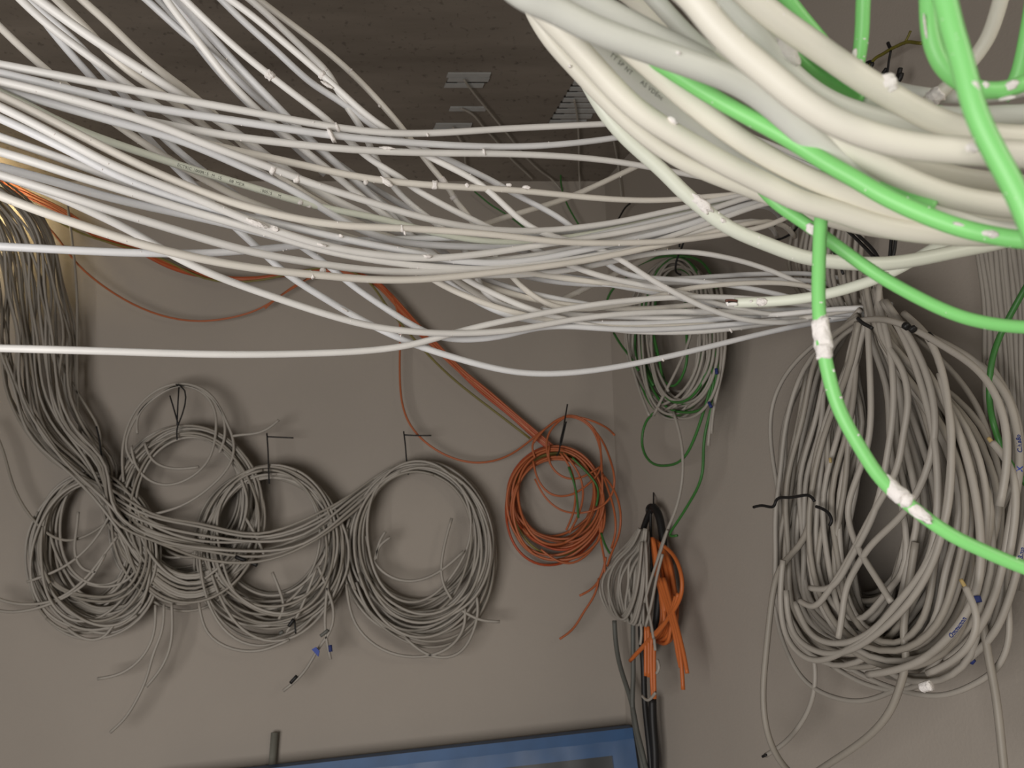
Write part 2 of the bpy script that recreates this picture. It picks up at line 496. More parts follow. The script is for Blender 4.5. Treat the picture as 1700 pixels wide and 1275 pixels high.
Dg('D3', 'white', "30,-25 65,0 120,41 180,82 226,110 285,148 350,192 400,225 440,258 500,300 560,336 640,372 720,398 800,410 900,405 1020,385 1140,350", (.025, .06),
   'thickest bright white cable slanting down near the top left corner', 0.0088)
Dg('D4', 'cream', "70,-25 94,0 120,24 148,52 180,88 212,119 256,146 320,190 362,232 428,272 500,318 580,355 680,390 800,408 920,400", (.05, .07),
   'cream cable showing behind the thickest slanting white one', 0.0076)
Dg('D5', 'cream', "105,-30 135,0 180,37 220,79 262,116 319,157 365,196 400,240 450,280 510,326 570,360 650,395 720,425 790,447 878,451 927,461 983,468 1020,470 1085,478 1150,492 1240,505 1340,520", (.06, .03),
   'pale white cable standing apart to the right of the top left group', 0.0078)
Dg('E1', 'cool', "215,-25 244,0 281,34 312,63 361,97 396,134 439,175 480,205 530,250 600,300 680,350 780,395 880,420", (.085, .08),
   'white cable at the left of the dense group on the top edge')
Dg('E1b', 'cool', "235,-30 264,0 290,26 318,62 350,105 390,150 430,190 480,235 540,290", (.11, .11),
   'dim white cable wedged at the back of the dense top group')
Dg('E2', 'white', "258,-30 276,0 299,31 340,82 375,130 418,175 470,222 535,272 590,320 650,365 710,412 745,445 774,464 820,489 880,513 900,520 960,536 991,544 1080,554 1180,551 1240,542 1320,532 1410,524", (.055, .015),
   'white cable crossing over its neighbour in the dense top group')
Dg('E3b', 'cool', "262,-30 285,0 320,42 350,82 385,118 425,155 470,195 530,248 600,310 680,372 739,422 795,461 838,475 873,486 939,499 995,509 1028,517 1085,525 1180,522 1250,512 1340,515", (.10, .04),
   'dim white cable between the two brightest of the dense top group')
Dg('E3', 'cool', "268,-30 295,0 340,49 400,116 453,169 506,226 569,281 626,332 680,390 712,440 739,468 781,494 820,515 852,526 882,532 925,537 1000,538 1085,538 1169,533 1240,524 1340,522", (.068, .02),
   'wide white cable in the middle of the dense top group', 0.0082)
Dg('E4', 'white', "280,-28 307,0 340,32 400,88 448,125 490,158 520,180 548,202 580,235 607,259 642,282 668,296 685,312 720,332 762,354 812,378 880,410 952,444 1000,460 1057,472 1099,478 1140,488 1176,501 1240,517 1300,527 1400,522", (.05, .01),
   'white cable with a plaster knuckle right of the dense top group')
Dg('E5', 'cool', "340,-28 368,0 400,33 460,85 499,123 520,141 555,162 575,176 598,192 620,212 680,241 748,265 783,284 826,304 849,320 899,344 941,368 975,400 1005,440 1042,459 1092,463 1169,467 1240,477 1299,490 1400,515", (.08, .015),
   'thin grey-white cable standing alone left of the top right trio')
Dg('E6', 'white', "350,-25 382,0 400,11 460,60 520,111 569,155 600,185 635,211 675,238 720,265 762,284 795,303 812,318 839,341 871,376 930,398 985,408 1021,424 1071,459 1120,486 1180,517 1240,534 1300,538 1380,528", (.055, -.02),
   'white cable with hanging plaster crumbs, middle of the top right trio')
Dg('E7', 'white', "378,-28 418,0 460,39 520,96 541,117 552,131 566,163 588,195 600,212 617,248 645,308 699,355 760,395 790,440 795,478 820,503 873,519 960,523 1040,527 1140,530 1260,525", (.075, .03),
   'white cable passing behind the middle one of the top right trio')
Dg('E8', 'cream', "395,-25 432,0 460,23 520,66 582,117 633,172 670,214 699,256 727,291 741,305 755,332 776,356 789,375 815,415 844,452 863,474 896,501 930,512 960,515 1020,508 1063,500 1109,487 1124,482 1183,473 1260,468 1330,470 1400,490", (.12, .0),
   'beige white cable highest and rightmost on the way down from the top edge', 0.0072)
Dg('S1', 'white', "720,455 790,458 880,457 950,448 1000,438 1066,422 1129,415 1188,422 1282,446 1348,481 1420,515", (.05, .01),
   'white cable humping up over the green and white coil', 0.0074)
Dg('M3', 'cream', "690,420 740,450 795,494 845,512 896,517 960,524 1038,526 1140,528 1250,523 1350,520", (.07, .04),
   'beige cable half hidden in the lower tangle at mid photo', 0.0074)
Dg('M5', 'cream', "790,468 870,497 960,510 1071,515 1141,507 1200,500 1290,492 1400,505", (.06, .03),
   'short beige cable under the hump, left of the stripped end', 0.0074)
Dg('M6', 'cool', "860,440 930,458 1000,468 1080,466 1150,462 1230,456 1300,452 1400,458 1450,480", (.10, .06),
   'dim white cable running level behind the hump towards the right bundle', 0.0074)
Dg('M7', 'cool', "840,452 910,468 980,474 1070,470 1188,469 1290,462 1370,466 1440,490", (.09, .05),
   'dim white cable second from top of those running level to the right bundle', 0.0074)
Dg('M8', 'cool', "900,515 1000,527 1090,530 1180,528 1260,518 1330,512 1420,510", (.05, .04),
   'dim white cable just below the stripped end', 0.0074)
Dg('M9', 'cool', "1000,470 1080,484 1150,500 1220,512 1290,517 1360,512 1430,505", (.04, .04),
   'dim white cable curving under the stripped end towards the right bundle', 0.0074)
Dg('F1', 'cream', "1150,232 1110,252 1040,284 969,318 927,335 863,353 800,374 740,392", (.16, .12),
   'beige cable slanting the other way, up towards the big coil', 0.0080)
Dg('F2', 'cream', "1110,410 1060,436 982,474 936,496 900,514", (.13, .10),
   'short beige cable slanting up to the right behind the tangle', 0.0080)

# the lettering of the pale cable
letters('PG', 'ECTRIC', 292, 272, 6.8, 'print', 0.0)
letters('PG', '1000R15', 321, 281, 6.8, 'print', 0.0)
letters('PG', 'M', 353, 292, 6.8, 'print', 0.0)
letters('PG', '15', 362, 294, 6.8, 'print', 0.0)
letters('PG', '08', 380, 300, 6.8, 'print', 0.0)
letters('PG', 'MEIR', 394, 304, 6.8, 'print', 0.0)
letters('PG', '100515', 433, 317, 6.8, 'print', 0.0)
letters('PG', 'M', 459, 325, 6.8, 'print', 0.0)

# ------------------------------------------------------------------ plaster on those cables
for a in [('A1', 559, 213, 7, 17, 25), ('A2', 553, 226, 8, 24, 30), ('A1', 710, 224, 4, 7, 10), ('A3b', 642, 246, 26, 6, 0), ('A3b', 808, 250, 4, 9, 20),
          ('A3c', 607, 303, 8, 9, 0), ('A3c', 641, 302, 26, 9, -25), ('A3c', 723, 307, 11, 14, 0), ('A3c', 775, 308, 8, 8, 0), ('A3c', 845, 307, 10, 6, 0), ('A3c', 874, 311, 13, 6, 0),
          ('A3', 452, 285, 10, 11, 0), ('A3', 490, 297, 12, 13, 20), ('PG', 498, 336, 9, 9, 0), ('PG', 513, 341, 11, 8, 0), ('A6', 424, 370, 40, 9, 0), ('A6', 455, 379, 16, 9, 0), ('A6', 535, 407, 18, 5, 0),
          ('A6', 708, 426, 18, 7, 0), ('A7', 566, 392, 8, 7, 0), ('A5', 667, 379, 6, 11, 20), ('A5', 672, 387, 4, 8, 20), ('A12', 515, 456, 6, 15, 25), ('A11', 536, 449, 11, 10, 15),
          ('E4', 448, 125, 16, 14, 0), ('E6', 533, 123, 10, 14, 0), ('E6', 543, 141, 22, 6, 12), ('E7', 541, 115, 6, 6, 0), ('E8', 582, 117, 5, 8, 0), ('E8', 630, 176, 6, 5, 0),
          ('E8', 736, 301, 14, 8, 0), ('E8', 753, 328, 9, 10, 0), ('A5', 1057, 401, 6, 9, 20), ('A5', 1028, 406, 4, 5, 0), ('L2', 1099, 597, 4, 8, 20), ('E2', 1215, 550, 4, 10, 25),
          ('L2', 572, 514, 14, 3, 0), ('L2', 663, 553, 10, 3, 0), ('E8', 1110, 487, 4, 4, 0)]:
    lump(a[0], a[1], a[2], a[3], a[4], ang=a[5])
rng = random.Random(3)
for k in list(REG):
    specks(k, 7 if k[0] == 'A' else 5, rng)

# ------------------------------------------------------------------ big loops of thick cable close to the camera
GW = 'thick white cables of the big coil at the upper right'
def W(key, mat, s, dep, label, dia=0.0095, name='thick_white_cable', group=GW):
    return front(key, name, label, 'cable', group, mat, s, 0, dia, dep, 24, 8)
W('W1', 'thick', "868,-25 883,15 913,66 950,109 1000,162 1063,221 1126,265 1201,299 1252,318 1325,346 1400,370 1488,386 1564,392 1650,392 1740,380", (.42, .46),
  'slim cream cable forming the lower left rim of the big coil', 0.0086)
W('W2', 'thick', "862,-30 905,24 935,55 963,84 1013,139 1063,186 1126,227 1201,271 1275,308 1325,332 1384,350 1460,374 1560,389 1650,391 1740,382", (.325, .36),
  'cream cable just inside the lower left rim of the big coil')
W('W3', 'thickcool', "830,-40 870,-8 913,12 975,43 1063,77 1151,108 1226,138 1275,170 1310,200 1360,243 1420,288 1480,323 1540,350 1620,372 1740,384", (.262, .34),
  'widest pale cable crossing the big coil from its upper left tip', 0.0096)
W('W19', 'thick', "1200,70 1250,118 1300,165 1340,203 1395,240 1450,270 1510,300 1560,320 1640,338 1740,348", (.31, .31),
  'cream cable coming out under the bright arching one, above a green strand')
W('W4a', 'thickcool', "930,10 970,52 1013,97 1051,132 1101,172 1139,199 1180,226 1240,262 1300,290 1380,325 1480,350 1600,365", (.345, .42),
  'bluish white cable of the big coil marked with faint grey lettering')
W('W4b', 'thick', "1000,40 1040,76 1076,108 1126,152 1201,212 1275,261 1350,299 1400,320 1460,342 1530,358 1620,370 1740,372", (.33, .36),
  'cream cable of the big coil right of the lettered one')
W('W5', 'thick', "1110,-40 1155,2 1176,28 1226,81 1275,122 1325,163 1388,202 1451,227 1526,244 1614,251 1677,255 1740,258", (.245, .25),
  'bright cream cable arching through the middle of the big coil', 0.0088)
W('W5b', 'thickcool', "1070,-20 1101,14 1151,66 1201,108 1240,140 1290,180 1350,220", (.36, .36),
  'slim pale cable left of the bright arching one', 0.0076)
W('W6', 'thickcool', "940,-25 1000,13 1051,40 1101,66 1139,84 1200,118 1270,160", (.31, .33),
  'pale cable lying along the upper side of the widest one')
W('W6b', 'thick', "1020,-25 1062,5 1085,28 1110,50 1150,88 1200,125", (.40, .42),
  'beige cable in the shade at the top of the big coil')
W('W7', 'thickcool', "1190,-20 1215,8 1252,50 1290,98 1330,138 1375,168 1426,188 1500,207 1580,216 1740,214", (.325, .36),
  'grey-white cable of the big coil daubed with a plaster patch')
W('W8', 'thick', "1215,-35 1252,0 1275,20 1350,74 1426,127 1501,172 1540,193 1593,212 1650,224 1740,228", (.30, .33),
  'shiny cream cable on the upper right side of the big coil', 0.0100)
W('W14', 'thickcool', "1430,170 1480,183 1530,191 1600,195 1651,193 1740,190", (.36, .35),
  'grey-white cable running level behind the steep green one')
W('W9', 'thick', "1400,225 1451,254 1518,277 1590,294 1650,303 1740,310", (.35, .36),
  'beige cable of the big coil under the bright arching one')
W('W10', 'thick', "1440,262 1500,296 1560,322 1640,344 1740,352", (.32, .33),
  'cream cable low in the big coil, behind the steep green one')
W('W15', 'thickcool', "1480,318 1560,345 1640,362 1740,366", (.35, .35),
  'grey-white cable lowest in the big coil at the right edge')
W('W16', 'thick', "1560,225 1620,232 1680,238 1740,242", (.33, .33),
  'cream cable at the right edge daubed with plaster behind the steep green one')
W('W11', 'pale', "960,110 985,155 1011,196 1051,240 1101,285 1134,318 1164,344 1201,372 1252,397 1275,406 1325,424 1400,436 1476,437 1526,430 1601,415 1651,405 1740,380", (.50, .54),
  'pale cable hanging lowest out of the big coil with a long plaster streak')
W('W12', 'pale', "1219,502.5 1245,502 1270,501 1353,492 1426,473 1490,447 1540,418 1580,396 1640,372", (.66, .60),
  'pale cable with a stripped end and bare wire tips', 0.0088, 'stripped_cable')
W('W17', 'thick', "1680,-60 1661,0 1639,63 1614,100 1576,140 1546,166 1500,190 1440,205", (.40, .46),
  'slim beige cable curving down from the top right corner', 0.0078)
W('W18', 'thickcool', "1420,118 1460,138 1496,149 1551,158 1600,161 1660,158 1740,140", (.46, .44),
  'slim grey-white cable crossing behind the two joined green ones', 0.0076)

letters('W4a', 'TT SP NT', 1016, 84, 10.5, 'print', 0.35, spacing=1.15)
letters('W4a', 'AS VDEnc', 1068, 126, 10.5, 'print', 0.35, spacing=1.1)

GG = 'bright green cables of the big coil'
def G(key, s, dep, label, dia=0.0062):
    return W(key, 'green', s, dep, label, dia, 'green_cable', GG)
G('G1', "1556,-50 1569,0 1580,45 1596,100 1621,188 1664,276 1687,320 1712,378 1735,440", (.225, .22),
  'steep bright green cable in front of everything at the right edge')
G('G2', "1540,-50 1541,0 1546,63 1564,108 1590,133 1640,150 1690,142 1740,118", (.285, .29),
  'green cable joining the steep one from its left and turning right')
G('G3', "1436,-40 1433,0 1431,50 1423,108 1412,150 1400,190", (.345, .36),
  'upright green cable at the top edge ending in plaster')
G('G4', "1275,-40 1308,0 1330,28 1360,64 1400,110 1450,150", (.335, .35),
  'green cable at the top edge behind the shiny cream one')
G('G4b', "1290,66 1335,108 1375,136 1413,158 1470,178 1560,186", (.345, .37),
  'green cable glimpsed below the shiny cream one')
G('G5', "1080,95 1146,138 1201,171 1252,199 1313,233 1375,272 1426,301 1456,319 1526,353 1601,380 1650,391 1700,398 1750,398", (.33, .275),
  'long green cable curving across the big coil to the right edge', 0.0066)
G('G6', "1200,110 1250,145 1300,182 1350,222 1400,256 1440,288 1490,320 1550,345", (.33, .31),
  'green cable squeezed between cream ones in the middle of the big coil')
G('G7', "1120,195 1160,220 1200,249 1240,283 1283,332 1325,363 1382,403 1451,452 1526,495 1601,527 1650,538 1700,543 1760,543", (.40, .36),
  'green cable with a white plaster spot sweeping to the right edge at mid height')
G('G8', "1378,250 1370,310 1363,365 1360,420 1359,496 1362,545 1370,596 1378,632 1395,683 1426,740 1463,795 1513,841 1576,886 1639,917 1700,942 1770,965", (.37, .345),
  'green cable hanging down and sweeping right with two thick plaster lumps')
G('G10', "1718,-20 1706,50 1697,95 1684,135 1664,165", (.34, .36),
  'green cable just inside the right edge at the top')

# plaster on the thick ones
for a in [('W11', 1162, 336, 52, 17, 0), ('W11', 1200, 366, 12, 8, 0), ('W12', 1264, 501, 20, 13, 0), ('W12', 1247, 500, 5, 4, 0), ('G8', 1366, 552, 60, 26, 0), ('G8', 1368, 582, 26, 22, 0), ('G8', 1482, 809, 52, 26, 0), ('G8', 1500, 824, 30, 20, 0),
          ('G7', 1350, 382, 28, 15, 0), ('G7', 1307, 344, 4, 4, 0), ('G5', 1643, 388, 26, 12, 0), ('G5', 1590, 372, 18, 6, 0), ('W8', 1473, 139, 34, 30, 0), ('W7', 1306, 84, 60, 26, 0), ('W17', 1553, 158, 22, 24, 0), ('W18', 1498, 152, 16, 10, 0),
          ('G2', 1672, 144, 34, 15, 10), ('G2', 1634, 142, 14, 12, 0), ('G2', 1672, 163, 24, 8, 0), ('W2', 1118, 200, 20, 8, 0), ('G3', 1418, 92, 22, 9, 0), ('G3', 1428, 104, 12, 9, 0), ('W16', 1668, 226, 26, 22, 0), ('G2', 1536, 45, 40, 4, 0),
          ('G8', 1384, 615, 5, 4, 0), ('G8', 1396, 660, 5, 5, 0), ('G8', 1425, 722, 4, 4, 0), ('W3', 1126, 88, 10, 6, 0), ('W1', 946, 110, 6, 6, 0), ('G1', 1620, 142, 22, 9, 10), ('W5', 1608, 246, 30, 16, 0), ('W12', 1473, 456, 7, 9, 0)]:
    lump(a[0], a[1], a[2], a[3], a[4], ang=a[5])
# thin plaster wash below the lower lump
lump('G8', 1521, 848, 58, 17, name='plaster_smear', thick=0.25)
for k in ('W11', 'W12', 'G7', 'G8', 'G5', 'G1', 'W3', 'W5', 'W8', 'G3'):
    specks(k, 7, rng, 1.5, 3.4)
# stripped conductors of the cut end
for dx, dy, m_ in ((0, -3.2, 'brown'), (0.5, 1.2, 'white'), (2, 3.6, 'white'), (3, -0.6, 'dark')):
    t_, _, _ = tube('conductor', [at(1224, 502.5 + dy * .8, .655), at(1213, 502 + dy, .655), at(1205 + dx, 502.4 + dy, .654)], 0.0013, m_, None, 6, 3)
    t_.parent = REG['W12'][0]

# ------------------------------------------------------------------ grey cable coils on the back wall
def loop_pts(cx, top, rx, ry, rg, wob=4.0, n=22, off=0.03, tilt=0.0, a0=-0.5, turns=1.03, drop=0.0):
    ph = rg.uniform(0, 6.28); ph2 = rg.uniform(0, 6.28)
    out = []
    for i in range(n + 1):
        a = -math.pi / 2 + a0 + 2 * math.pi * turns * i / n
        w = wob * math.sin(2 * a + ph) + 0.6 * wob * math.sin(3 * a + ph2)
        low = 0.5 + 0.5 * math.sin(a)                     # 0 at the top, 1 at the bottom
        x = cx + (rx + w * low) * math.cos(a) + tilt * math.sin(a)
        y = top + ry + (ry + w * low) * math.sin(a)
        out.append((x, y, max(0.006, off + 0.02 * low * math.sin(a * 1.3 + ph) + drop * i / n)))
    return out

def coil(name, label, cx, top, rx, ry, n, mats, dia, seed, offs=(0.012, 0.075), group=None, cat='cable coil', wob=5, tilt=0, dx=6):
    rg = random.Random(seed)
    e = empty(name, pw(cx, top, 0.0))
    tag(e, label, cat, group)
    for i in range(n):
        u = rg.random()
        wallcable('cable', loop_pts(cx + rg.uniform(-dx, dx), top + rg.uniform(0, 22), rx[0] + (rx[1] - rx[0]) * u + rg.uniform(-4, 4),
                                    ry[0] + (ry[1] - ry[0]) * u + rg.uniform(-5, 5), rg, wob, 22, rg.uniform(*offs), tilt, rg.uniform(-2.5, 2.5), rg.uniform(1.0, 1.1), rg.uniform(-.01, .01)),
                  0, dia, mats[i % len(mats)], e, 6, 3)
    return e

def strands(e, lst, dia, mat, off=0.05, name='cable', sides=6, per=5):
    for s in lst:
        wallcable(name, s, off, dia, mat, e, sides, per)

GC = 'grey cable coils hung on the back wall'
c1 = coil('cable_coil', 'leftmost grey cable coil on the back wall, under the hanging sheaf', 155, 782, (66, 112), (94, 132), 28, ['grey', 'greywarm', 'grey'], .0064, 11, group=GC, wob=8, dx=9)
c2 = coil('cable_coil', 'grey cable coil with a second smaller loop standing above it', 312, 706, (88, 126), (108, 150), 28, ['grey', 'greywarm'], .0064, 12, group=GC, wob=8, dx=8)
c3 = coil('cable_coil', 'grey cable coil with a blue tagged tail, second from the corner side', 450, 772, (88, 126), (106, 142), 25, ['grey', 'greywarm'], .0064, 13, group=GC, wob=8, dx=8)
c4 = coil('cable_coil', 'grey cable coil standing clear nearest the orange coil', 694, 764, (90, 123), (112, 148), 28, ['grey', 'grey', 'greywarm'], .0064, 14, group=GC, wob=6, dx=7)

# sheaf coming down at the left edge and sweeping into the coils
e = empty('cable_sheaf', pw(60, 500, 0.0))
tag(e, 'sheaf of grey cables dropping at the left edge and sweeping into the coils', 'cable bundle')
rg = random.Random(21)
for i in range(36):
    u = (i + rg.random()) / 36
    j = lambda a: rg.uniform(-a, a)
    o0 = rg.uniform(.03, .12)
    p = [(-95 + 100 * u + j(6), 300, o0 + .08), (-36 + 108 * u + j(5), 362, o0 + .06), (-16 + 112 * u + j(5), 410, o0 + .03), (-8 + 118 * u + j(10), 470, o0), (-4 + 128 * u + j(10), 560, o0), (8 + 118 * u + j(9), 640, o0),
         (42 + 110 * u + j(8), 715, o0), (105 + 88 * u + j(8), 775, o0)]
    k = i % 3
    if k == 0:
        y = j(24); p += [(190 + j(12), 838 + y, o0), (250 + j(8), 876 + y, .08), (330, 898 + y + j(6), o0), (430, 905 + y + j(8), o0), (505, 890 + y + j(6), o0), (575, 845 + y * .7 + j(4), o0 * .8), (635, 796 + y * .5, .05), (690, 772 + j(8), .04), (760, 795 + j(8), .03)]
    elif k == 1:
        y = j(26); p += [(180 + j(12), 845, o0), (215 + j(12), 905 + y, .07), (260, 950 + y, .07), (310, 975 + y, .07), (370, 955 + y, .06), (415, 890 + y, .05), (430, 830, .03)]
    else:
        y = j(12); p += [(185 + j(14), 850, o0), (230 + j(10), 900 + y, .07), (265, 960 + y, .06), (240, 1000 + y, .05), (170, 1020 + y, .04), (90, 985 + y, .03)]
    wallcable('cable', p, 0, .0066, 'grey' if i % 2 else 'greywarm', e, 6, 4)
strands(e, ["112,340 122,420 128,500 128,600 129,660 133,715 145,770", "95,590 110,620 128,650 150,685 163,710 168,750", "-20,700 0,735 20,800 60,868 110,897 150,886 190,850 204,800 207,760"], .0068, 'greywarm', .06)
wallcable('cable_tie', "160,708 165,730 168,752 172,775", .10, .004, 'black', e)

# loose turns and tails of the coils
strands(c2, ["205,800 203,760 215,700 250,655 295,637 345,652 376,700 388,738 384,765 358,800 300,840 250,855",
             "222,770 210,745 222,700 255,660 297,641 340,655 358,690 358,720 345,765 312,795 275,805 245,795 225,770 218,740",
             "228,720 230,690 258,660 300,640 350,660 372,700 372,730 364,752",
             "386,724 400,722 430,718 450,708 463,697", "240,735 255,765 290,778 330,775",
             "258,1004 257,1040 252,1062 232,1095 200,1118 162,1127", "272,1004 268,1050 255,1085 245,1120 225,1165 205,1195 183,1216", "285,1002 286,1040 282,1075 268,1108 243,1140",
             "398,790 410,830 400,880 375,930 340,960"], .0068, 'grey', .075)
strands(c1, ["-20,1008 0,1014 60,1010 110,990 150,960 175,920", "-20,985 0,995 40,1003 90,996 140,962 172,922 195,890", "45,966 100,944 140,915 168,880 185,850",
             "130,850 127,880 125,920 140,945 160,950", "112,1043 140,1060 170,1058 190,1035"], .0068, 'grey', .07)
strands(c3, ["330,1000 345,1050 400,1080 440,1078 480,1062", "528,940 546,985 553,1010 549,1045 530,1075 505,1115 470,1147", "545,960 541,1000 540,1045 549,1095",
             "525,945 510,985 492,1025 475,1050", "452,950 466,985 470,1010 463,1028", "408,860 425,890 440,925"], .0068, 'grey', .085)
strands(c4, ["575,970 590,1035 635,1078 700,1090 745,1075 770,1040 772,1010", "672,1058 715,1088 760,1085 785,1050 793,1005 790,985", "765,1012 795,1028 830,1032",
             "625,928 630,900 640,882", "622,930 632,905 648,892", "608,890 620,930 650,958 690,964 735,945 770,915", "750,860 735,920 735,965 750,995"], .0068, 'grey', .07)
for e_, ps in ((c4, ["670,716 673,740 675,765 678,788", "671,722 690,723 716,723"]), (c3, ["443,719 445,750 446,780 447,803", "444,725 465,726 487,727"]),
               (c2, ["292,638 300,641 298,700 295,708 294,730", "282,657 289,680 296,706", "297,643 295,680 294,705"])):
    for s in ps: wallcable('cable_tie', s, .085 if s[0] != '6' and ',72' not in s[:8] else .06, .0036, 'black', e_)
def tape(e, x0, y0, x1, y1, mat, dia, off=.095, name='tape_marker'):
    wallcable(name, [(x0, y0), ((x0 + x1) / 2, (y0 + y1) / 2), (x1, y1)], off, dia, mat, e, 8, 2)
tape(c3, 391, 924, 408, 931, 'black', .0095); tape(c3, 418, 934, 427, 938, 'black', .0095)
tape(c3, 479, 1040, 488, 1028, 'black', .008); tape(c3, 489, 1030, 491, 1052, 'black', .004); tape(c3, 464, 1052, 470, 1048, 'darkgrey', .008)
tape(c3, 482, 1134, 493, 1122, 'black', .0075, .09); tape(c3, 548, 1071, 549, 1082, 'ink', .0085, .09); tape(c3, 532, 1056, 545, 1046, 'darkgrey', .0075, .09)
q0 = [pw(518, 1078, .10), pw(525, 1074, .10), pw(531, 1081, .10), pw(529, 1090, .10)]
prism('blue_tag', q0, (0, -.004, 0), 'bluetag', c3)

# ------------------------------------------------------------------ orange strands and coil
oc = coil('orange_cable_coil', 'orange cable coil with a few olive green strands', 924, 740, (66, 80), (74, 88), 15, ['orange', 'orange', 'orange', 'rust', 'orange', 'olive'], .0062, 31, (0.012, .06), None, 'cable coil', 4, 0, 4)
def oj(s, k, rg, a=3):
    return [(q[0] + rg.uniform(-a, a) + k * .40, q[1] + rg.uniform(-a, a) - k * .28) for q in parse(s)]
rg = random.Random(5)
run = "-30,288 0,302 56,328 113,357 169,395 226,416 270,437 326,455 425,461 500,452 570,450 626,471 656,502 688,539 726,577 764,614 800,646 850,688 890,722 918,745"
for k, m_ in zip((-7, -4, -1, 2, 5, 8), ('rust', 'orange', 'orange', 'orange', 'rust', 'orange')):
    wallcable('cable', oj(run, k, rg, 1.8), (.05, .04), .0062, m_, oc, 6, 4)
wallcable('cable', "70,352 130,385 190,405 270,430 340,462 425,466 480,455 560,445 612,468 640,505 672,545 712,590 756,632 812,676 880,728", .055, .0056, 'olive', oc, 6, 4)
strands(oc, ["-20,322 20,332 68,365 103,405 120,428 176,478 251,518 331,533 380,528 425,515 460,495 500,468 540,455", "440,512 470,488 495,473 520,455",
             "650,490 661,520 664,580 664,630 668,670 681,705 714,740 751,760 796,768 850,753 888,725 915,705"], .0052, 'orange', .045)
strands(oc, ["886,735 905,712 925,698 943,690 965,695 990,718 998,760 1000,800 998,845 992,880", "888,760 884,740 905,712 940,692 975,704 995,740 996,780 975,805 945,822 915,820 893,795 885,765",
             "910,760 908,730 925,702 950,690 985,712 1012,760 1020,800 1010,830 975,850 935,848 905,825 888,795",
             "945,690 975,696 1000,706 1020,722", "912,740 912,765 925,785 950,795 975,788 996,775", "1000,785 1012,820 1020,850 1022,880 1015,910",
             "1003,790 1020,815 1030,850 1028,885 1018,912 1008,940", "995,860 998,900 1004,935 1004,955", "1006,925 1000,950 985,975 962,989", "994,960 988,985 970,1015 950,1045 929,1061",
             "898,912 920,928 945,935 975,920 995,890 1000,860", "930,752 948,780 955,815 952,850 940,880", "935,752 960,785 968,820 960,855 945,885"], .0052, 'orange', .065)
strands(oc, ["998,885 1005,905 1012,918", "950,760 975,785 992,810 990,840", "944,775 955,810 960,860"], .0052, 'greenback', .07)
for s in ("942,671 938,695 935,712 930,735 927,752 924,757", "940,700 936,718 931,740"): wallcable('cable_tie', s, .10, .0036, 'black', oc)

# ------------------------------------------------------------------ green and white coil on the right wall
gw = coil('green_white_cable_coil', 'coil of thin white and green cables hung by the corner on the right wall', 1122, 424, (42, 76), (108, 128), 28, ['grey', 'grey', 'greenback', 'grey', 'grey', 'greenback', 'grey'], .0058, 41, (.012, .08), None, 'cable coil', 6, 0, 5)
strands(gw, ["1160,450 1168,520 1165,600 1140,655 1105,680", "1195,470 1204,540 1200,610 1185,680 1181,720", "1175,455 1190,530 1190,600 1172,650 1140,678", "1155,460 1162,540 1156,610 1128,655 1100,672", "1190,480 1198,540 1197,600 1188,660 1180,700 1176,740", "1170,470 1178,540 1176,600 1150,650 1115,678", "1183,500 1186,560 1180,610 1155,650 1125,672",
             "1150,470 1150,540 1130,600 1105,650 1085,690", "1118,684 1131,735 1133,790 1122,845 1104,890 1090,935", "1066,520 1078,570 1090,610 1110,650", "1040,500 1040,560 1050,610 1066,660 1078,690"], .0062, 'grey', .085)
strands(gw, ["1085,686 1072,702 1066,735 1074,760 1105,773 1135,760 1155,722 1172,670 1186,620", "1190,610 1185,660 1175,700 1168,745 1166,785 1146,832 1120,873 1112,888 1124,889", "1008,498 1014,485 1025,474 1040,462",
             "1019,553 1032,574 1048,595 1060,615", "1066,500 1066,560 1068,600 1085,640", "1078,520 1086,560 1095,600 1100,630", "1138,500 1140,560 1138,610 1120,640 1100,630", "1188,580 1192,620 1188,650 1176,670 1150,684 1122,683",
             "1180,600 1184,640 1176,668", "1060,440 1090,428 1130,425 1170,440 1190,480"], .0056, 'greenback', .08)
for s in ("1140,362 1138,385 1132,410 1124,430 1122,450 1130,456", "1134,372 1129,395 1128,410"): wallcable('cable_tie', s, .11, .004, 'black', gw)
tape(gw, 1189, 612, 1190, 621, 'ink', .006, .10); tape(gw, 1177, 668, 1181, 676, 'ink', .006, .10)

# thin single wires between ceiling and coil
for nm, lb, m_, s in (('thin_green_wire', 'thin green wire hanging down the corner from the ceiling', 'greenback', "930,150 932,215 933,260 931,300 934,318 942,340 950,355 965,380 985,410"),
                      ('thin_green_wire', 'thin dark green wire slanting behind the tangle left of the corner', 'greenback', "788,318 800,328 815,340 836,353 860,370 885,392"),
                      ('thin_black_wire', 'thin black wire curling at the corner just above the tangle', 'black', "1046,338 1038,345 1030,358 1025,368 1020,385")):
    tag(wallcable(nm, s, .03, .0046, m_), lb, 'wire')

